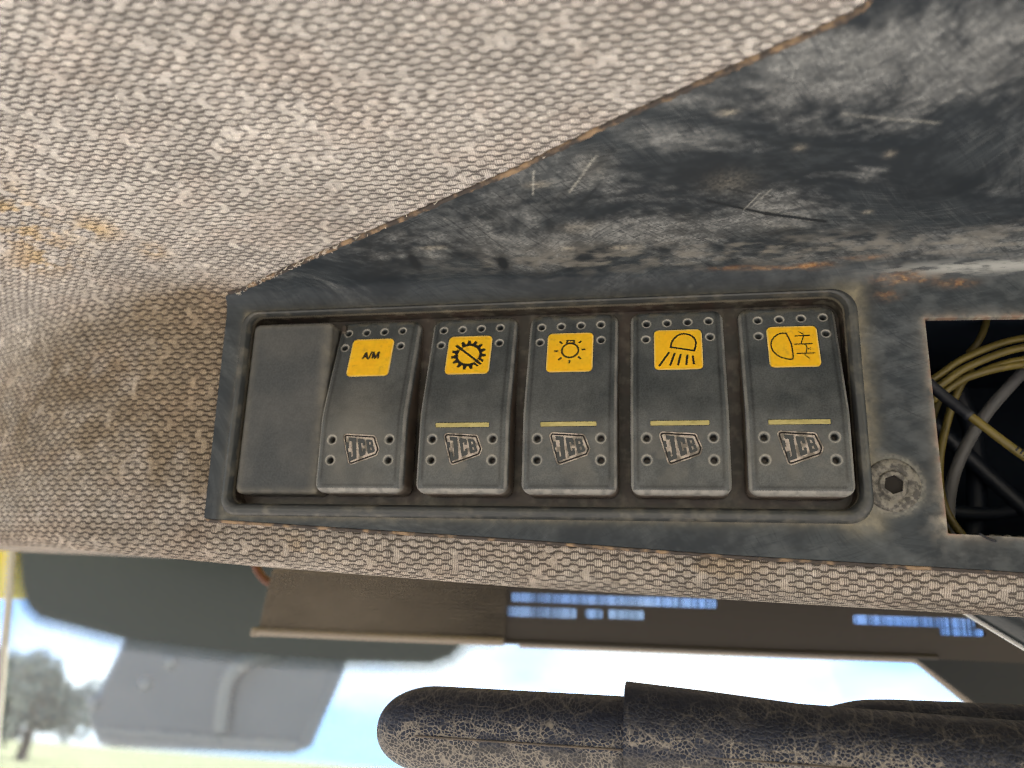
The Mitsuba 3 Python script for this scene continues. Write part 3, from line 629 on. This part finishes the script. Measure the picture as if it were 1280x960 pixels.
for a in (176, 182, 187, 193, 198, 204, 210, 216): marks.append(tube(pp[a:a + 3] + np.array([.08, .10, .15]), .92, 8))
tag(add('print', join(marks), 'wire_black', True, pw), 'black printed marks', kind='stuff')
tag(add('grey_cable', tube(spline([(118, 38, -40), (108, 27, -38), (97, 15, -37), (90, 4, -37), (87.5, -6, -40), (88, -20, -45)], 50), 1.45, 12), 'wire_grey', True), 'thick grey cable curving down through the opening', 'cable', wires)
for pts_, r_, lab_ in (([(70, 34, -60), (85, 26, -62), (104, 6, -64), (120, -14, -60)], 2.2, 'dark blue cable deep in the opening, sloping down to the right'), ([(100, 38, -70), (106, 18, -72), (104, -4, -70), (98, -20, -66)], 2.6, 'dark blue cable deep in the opening, hanging behind the grey one'), ([(62, 2, -66), (84, -4, -60), (108, -6, -64), (136, 4, -70)], 1.8, 'dark blue cable deep in the opening, running level near the bottom')):
    tag(add('dark_cable', tube(spline(pts_, 40), r_, 10), 'wire_navy', True), lab_, 'cable', wires)
tag(add('red_thread', tube(spline([(93.2, -15.6, -4.0), (93.5, -17.2, -3.6), (93.3, -18.6, -3.7)], 10), .22, 6), 'red_thread', True), 'short red thread on the lower lip of the opening', 'thread')
tag(add('dark_splinter', tube(spline([(80.5, -16.3, -3.7), (82.0, -17.3, -3.5), (83.3, -17.7, -3.7)], 10), .24, 6), 'wire_black', True), 'dark splinter below the lower left of the opening', 'splinter')

# ------------------------------------------------------------------ worn roll of leatherette below
def roll(x0, x1, yc, zc, ry, rz, tip, lift=None, n=150, m=48):
    """a lying bar with a rounded left end; yc(x) is its seam line; uv: mm along, mm up from the seam"""
    X = np.concatenate([x0 + tip * (1 - np.cos(np.linspace(0, PI / 2, 40))), np.linspace(x0 + tip, x1, n)[1:]])
    k = np.where(X < x0 + tip, np.sqrt(np.maximum(1 - ((x0 + tip - X) / tip) ** 2, 0)), 1.0) ** .8
    a = np.linspace(-PI, PI, m + 1)
    v, uv = [], []
    for x, q in zip(X, k):
        L = lift(x) if lift else 0.0
        up = np.sin(a); yy = np.sign(up) * np.abs(up) ** .85 * (ry * q + L); zz = np.cos(a) * np.abs(np.cos(a)) ** -.12 * (rz * q ** .7 + (.35 * L if lift else 0)) if True else 0
        v.append(np.stack([np.full(m + 1, x), yc(x) + yy, zc + zz], -1)); uv.append(np.stack([np.full(m + 1, x), yy], -1))
    v, uv = np.vstack(v), np.vstack(uv); r = len(X)
    i, j = np.meshgrid(np.arange(r - 1), np.arange(m), indexing='ij')
    return (v, np.stack([i * (m + 1) + j, (i + 1) * (m + 1) + j, (i + 1) * (m + 1) + j + 1, i * (m + 1) + j + 1], -1).reshape(-1, 4)), uv
ysm = lambda x: np.interp(x, [-41, 11, 44, 170], [-58.9, -58.9, -59.3, -61])
mesh, uv = roll(-40.8, 160, ysm, -9.0, 8.4, 10.5, 12)
vis = add('padded_bar', mesh, 'cracked_leatherette', True, uv=uv)
tag(vis, 'padded bar in black cracked leatherette along the bottom edge, with a rounded end', 'padded bar')
mesh, uv = roll(11.2, 150, ysm, -9.0, 8.5, 10.6, .35, lift=lambda x: np.interp(x, [11, 11.5, 28, 46, 80, 160], [2.7, 2.9, 2.0, .75, .45, .3]))
tag(add('wrap', mesh, 'cracked_leatherette', True, vis, uv=uv), 'second layer of leatherette wrapped round the bar, with a square cut end')
sx = np.linspace(-40.6, 150, 120)
sp = np.stack([sx, ysm(sx) + .1, -9.0 + 10.75 * np.clip((sx + 40.8) / 12, .02, 1) ** .35 + np.where(sx > 11, .35, 0)], -1)
tag(add('seam', tube(sp, .22, 6), 'seam_dark', True, vis), 'dark seam along the front of the bar')
mesh, uv = roll(46, 170, lambda x: np.interp(x, [46, 60, 100, 170], [-59.4, -58.0, -57.4, -57.0]), -24, 8.0, 8, 22)
tag(add('rear_fold', mesh, 'cracked_leatherette', True, vis, uv=uv), 'fold of the bar showing behind its right half')

# ------------------------------------------------------------------ ribbed blind and added slotted strip under the header
rib = [(-17.5, -149)]
for k in range(15):
    y = -25.0 - 1.55 * k; rib += [(y, -149.0), (y - .4, -148.0), (y - 1.1, -148.0), (y - 1.5, -149.0)]
rib += [(-48.6, -149), (-48.6, -152), (-17.5, -152)]
rp = np.array(rib)
def sweep_x(poly, x0, x1, skew=0.0):
    m_ = CrossSection([[tuple(q) for q in poly]], m3.FillRule.NonZero).extrude(x1 - x0); v, f = arr(m_)
    return np.stack([x0 + v[:, 2] + skew * (v[:, 0] + 46) * (v[:, 2] < 1e-6), v[:, 0], v[:, 1]], -1), f
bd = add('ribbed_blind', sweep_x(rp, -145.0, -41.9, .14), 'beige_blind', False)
tag(bd, 'beige ribbed sun blind behind the lower edge of the cloth', 'blind')
add('end_bead', tube([(-146.2, -49.4, -147.5), (-95, -49.4, -147.5), (-41.9, -49.2, -147.5)], 1.5, 12), 'pale_reveal', True, bd)
add('end_cap', rbox(-147.6, -51.2, -150.5, -145.0, -47.8, -145.5, .9), 'pale_reveal', 30, bd)
slots = [sbox(-40, -33.6, 38.4, -31.2), sbox(-44.6, -39.2, -14.6, -36.4), sbox(-10.3, -38.9, -4.5, -36.4), sbox(-1.5, -38.7, 11.4, -36.3), sbox(87.5, -37.5, 127.8, -35.2), sbox(116, -40.2, 130.2, -38.7)]
tr = sbox(-42.2, -48.9, 147, -17).difference(unary_union([s_.buffer(-.4).buffer(.9) for s_ in slots]))
tm_ = add('added_slotted_strip', prism(tr, -153, -150), 'shaded_trim', False)  # added as a separate strip to carry the shaded right part of the blind
tag(tm_, 'slotted strip added right of the ribbed blind, coloured dark for shade, blue light in its slots', 'trim strip')
bars = [arr(box(x, -42, -157.5, x + RNG.uniform(.22, .6), -29, -157.2)) for x in np.arange(-47, 134, .8)]
tag(add('slot_mesh', join(bars), 'shaded_trim', False, tm_), 'fine mesh behind the slots', kind='stuff')
add('bead', tube([(-42, -49.2, -149.6), (57, -48.8, -149.6), (114, -48.1, -149.6)], .9, 10), 'shaded_trim', True, tm_)
# window frame on the right
fp = Polygon([(-41.8, -51.8), (114.6, -50.7), (135.6, -66.9), (146.2, -91.9), (168.4, -190.8), (279.7, -190.8), (279.7, -41.2), (-41.8, -43.7)])
fr = add('window_frame', prism(fp, -190, -178), 'dark_frame', False)
tag(fr, 'dark window frame with a slanting corner at the lower right', 'window frame')
add('lit_edge', tube(np.array([(-41.8, -51.7, -182), (114.0, -50.9, -182), (117.1, -52.0, -182), (135.0, -67.2, -182), (145.6, -91.9, -182), (167.2, -188, -182)]), 1.8, 10), 'pale_reveal', 40, fr)  # pale tube: the lit edge of the frame put into the colour
# grab rail crossing the corner
ra = np.array([(84, -24.5, -62), (98, -34, -60), (112, -43.0, -58), (150, -66, -52)]); rl = add('grab_rail', tube(spline(ra + np.array([6.0, 4.2, 0]), 30), 7.2, 24), 'rail_gloss', True)
tag(rl, 'dark glossy rail slanting down behind the cloth at the right edge', 'rail')
add('glint_strip', tube(spline(ra + np.array([2.1, -1.9, 3.2]), 30), .55, 8), 'rail_glint', True, rl)  # pale strip added for the light caught along the lower side of the rail

# ------------------------------------------------------------------ windscreen
gl = (np.array([(-445, -6, -332), (420, -6, -332), (420, -900, -332), (-445, -900, -332)], float), np.array([(0, 1, 2, 3)]))
gl2 = (gl[0].copy(), gl[1]); gl2[0][:2, 1] = -90.0
ws = add('windscreen', gl2, 'screen_glass', False)
tag(ws, 'tinted windscreen glass below the blind', 'windscreen')
sh = (np.array([(-95, -6, -332), (420, -6, -332), (420, -52, -332), (-95, -52, -332)], float), np.array([(0, 1, 2, 3)]))  # added film, only as wide as the view through the slots needs
gm = (np.array([(-445, -6, -332), (-95, -6, -332), (-95, -52, -332), (-445, -52, -332), (420, -52, -332), (420, -90, -332), (-445, -90, -332), (-95, -90, -332)], float), np.array([(0, 1, 2, 3), (3, 2, 7, 6), (2, 4, 5, 7)]))
tag(add('added_film', sh, 'shade_glass', False, ws), 'blue film added at the top right of the glass to tint the slots')
add('upper_glass', gm, 'screen_glass', False, ws)
frit = Polygon([(-432, 10), (-430, -12), (-422, -36), (-415, -49), (-405, -56), (-332, -68.8), (-253, -74), (-181, -75.5), (-124, -74), (-112, -69.5), (-104, -61), (-97, -57.5), (-84, -56.5), (-84, 10)]).buffer(-4).buffer(4)
add('black_border', prism(frit, -331.4, -330.6), 'frit_ceramic', False, ws)
edge = LineString([(-430, -12), (-422, -36), (-415, -49), (-405, -56), (-332, -68.8), (-253, -74), (-181, -75.5), (-124, -74), (-112, -69.5), (-104, -61), (-97, -57.5), (-84, -56.5)])
dots = []
for row in range(4):
    off = .6 + 2.15 * row; r = (1.2, 1.08, .9, .7)[row]
    c = edge.offset_curve(-off) if edge.offset_curve(-off).bounds[1] < edge.bounds[1] else edge.offset_curve(off)
    n = int(c.length / 2.4)
    for k in range(n):
        q = c.interpolate((k + .5 * (row % 2)) * 2.4); dots.append(lathe([(r, -331.2), (.01, -331.2)], q.x, q.y, 8))
tag(add('border_dots', join(dots), 'frit_ceramic', False, ws), 'dots along the edge of the black border', kind='stuff')
# orange wire end by the blind
tag(add('brown_wire', tube(spline([(-160, -16, -160), (-154, -25.0, -159), (-149, -29, -158), (-144, -30.5, -157)], 16), 1.7, 8), 'brown_wire', True), 'frayed brown wire end left of the ribbed blind', 'wire')
# side pillar and seal on the far left
pv_, pf_ = arr(rbox(-520, -47, -372, -441, 2, -338, 3)); tag(add('cab_pillar', (pv_, pf_), 'yellow_paint', 30), 'yellow cab pillar at the left edge of the windscreen', 'pillar')
tag(add('window_seal', tube([(-437, -4, -330), (-431, -50, -330), (-425, -105, -330), (-415, -200, -330)], 2.6, 10), 'seal_grey', True), 'pale window seal running down beside the yellow pillar', 'seal')

# ------------------------------------------------------------------ grey mirror housing outside
mp = Polygon([(-600, -20), (-628, -87), (-668, -186), (-664, -200), (-648, -221), (-630, -224), (-400, -217), (-378, -208), (-348, -133), (-330, -60), (-330, -20)]).buffer(-6).buffer(6)
ml = Manifold.hull_points([(x, y, -745) for x, y in np.array(mp.exterior.coords)] + [(x, y, -800) for x, y in np.array(mp.buffer(-22).exterior.coords)] + [(x, y, -735) for x, y in np.array(mp.buffer(-10).exterior.coords)])
mr = add('mirror_housing', ml, 'mirror_grey', 30)
tag(mr, 'grey tapered mirror housing outside the windscreen on the left', 'mirror')
for q in ((-561, -125), (-590, -150), (-655, -176)):
    add('screw', lathe([(9, -736), (8, -731), (5, -729), (.01, -728.5)], *q, 14), 'mirror_pale', True, mr)
add('handle', tube(spline([(-484, -196, -731), (-482, -150, -727), (-470, -126, -726), (-446, -112, -727), (-420, -108, -731)], 40), 8.5, 12), 'mirror_pale', True, mr)
add('rim', rbox(-640, -207, -737, -390, -201, -731, 2), 'mirror_pale', 30, mr)
add('arm', tube([(-470, -30, -770), (-470, 20, -700), (-470, 60, -400)], 14, 12), 'mirror_grey', True, mr)

# ------------------------------------------------------------------ trees beyond the yard
def leaf_color(p, n, uv): return mix((0.10, 0.135, 0.13), (0.17, 0.205, 0.195), noise(p.x * 1.5, p.y * 1.5, p.z * 1.5))  # pale bluish leaves: distance haze is put into the colour
mat('foliage', leaf_color, 0.8, 0.2); mat('bark', (0.12, 0.10, 0.08), 0.9, 0.1)
def tree(x, y, h, r, lab, seed):
    g = np.random.default_rng(seed)
    trunk = tube([(x, y, GZ), (x + .1, y, GZ + h * .35), (x - .1, y + .1, GZ + h * .8)], [r * .09, r * .07, r * .02], 8)
    key = numbered('tree')
    add('trunk', trunk, 'bark', True, key, world=True)
    n = 5200; c = np.array([x, y, GZ + h * .5]); lobes = g.normal(size=(14, 3)); lobes *= (r * .7 / np.linalg.norm(lobes, axis=1))[:, None] * g.uniform(.3, 1.4, (14, 1)); lobes[:, 2] *= h * .5 / r
    which = g.integers(0, 14, n); d = g.normal(size=(n, 3)); d /= np.linalg.norm(d, axis=1, keepdims=True)
    p = c + lobes[which] + d * (r * .42 * g.random((n, 1)) ** .4)
    s = r * .05; a = g.normal(size=(n, 3)); a /= np.linalg.norm(a, axis=1, keepdims=True); b = np.cross(a, g.normal(size=(n, 3))); b /= np.linalg.norm(b, axis=1, keepdims=True)
    v = np.stack([p - a * s, p + b * s * .8, p + a * s, p - b * s * .8], 1).reshape(-1, 3); f = np.arange(4 * n).reshape(-1, 4)
    add('crown', (v, f), 'foliage', False, key, world=True)
    tag(key, lab, 'tree', 'trees beyond the yard')
def far(az, dist): return dist * math.sin(math.radians(az)), dist * math.cos(math.radians(az))
TREES = [(-44, 90, 9, 7.0, 'hazy tree seen through the windscreen, at the far left'), (-39.5, 120, 11, 7.5, 'hazy tree seen through the windscreen, just left of the mirror housing')]
for k, (az, dist, h, r, lab) in enumerate(TREES): tree(*far(az, dist), h, r, lab, 100 + k)
for k in list(labels):
    if not labels[k]: del labels[k]
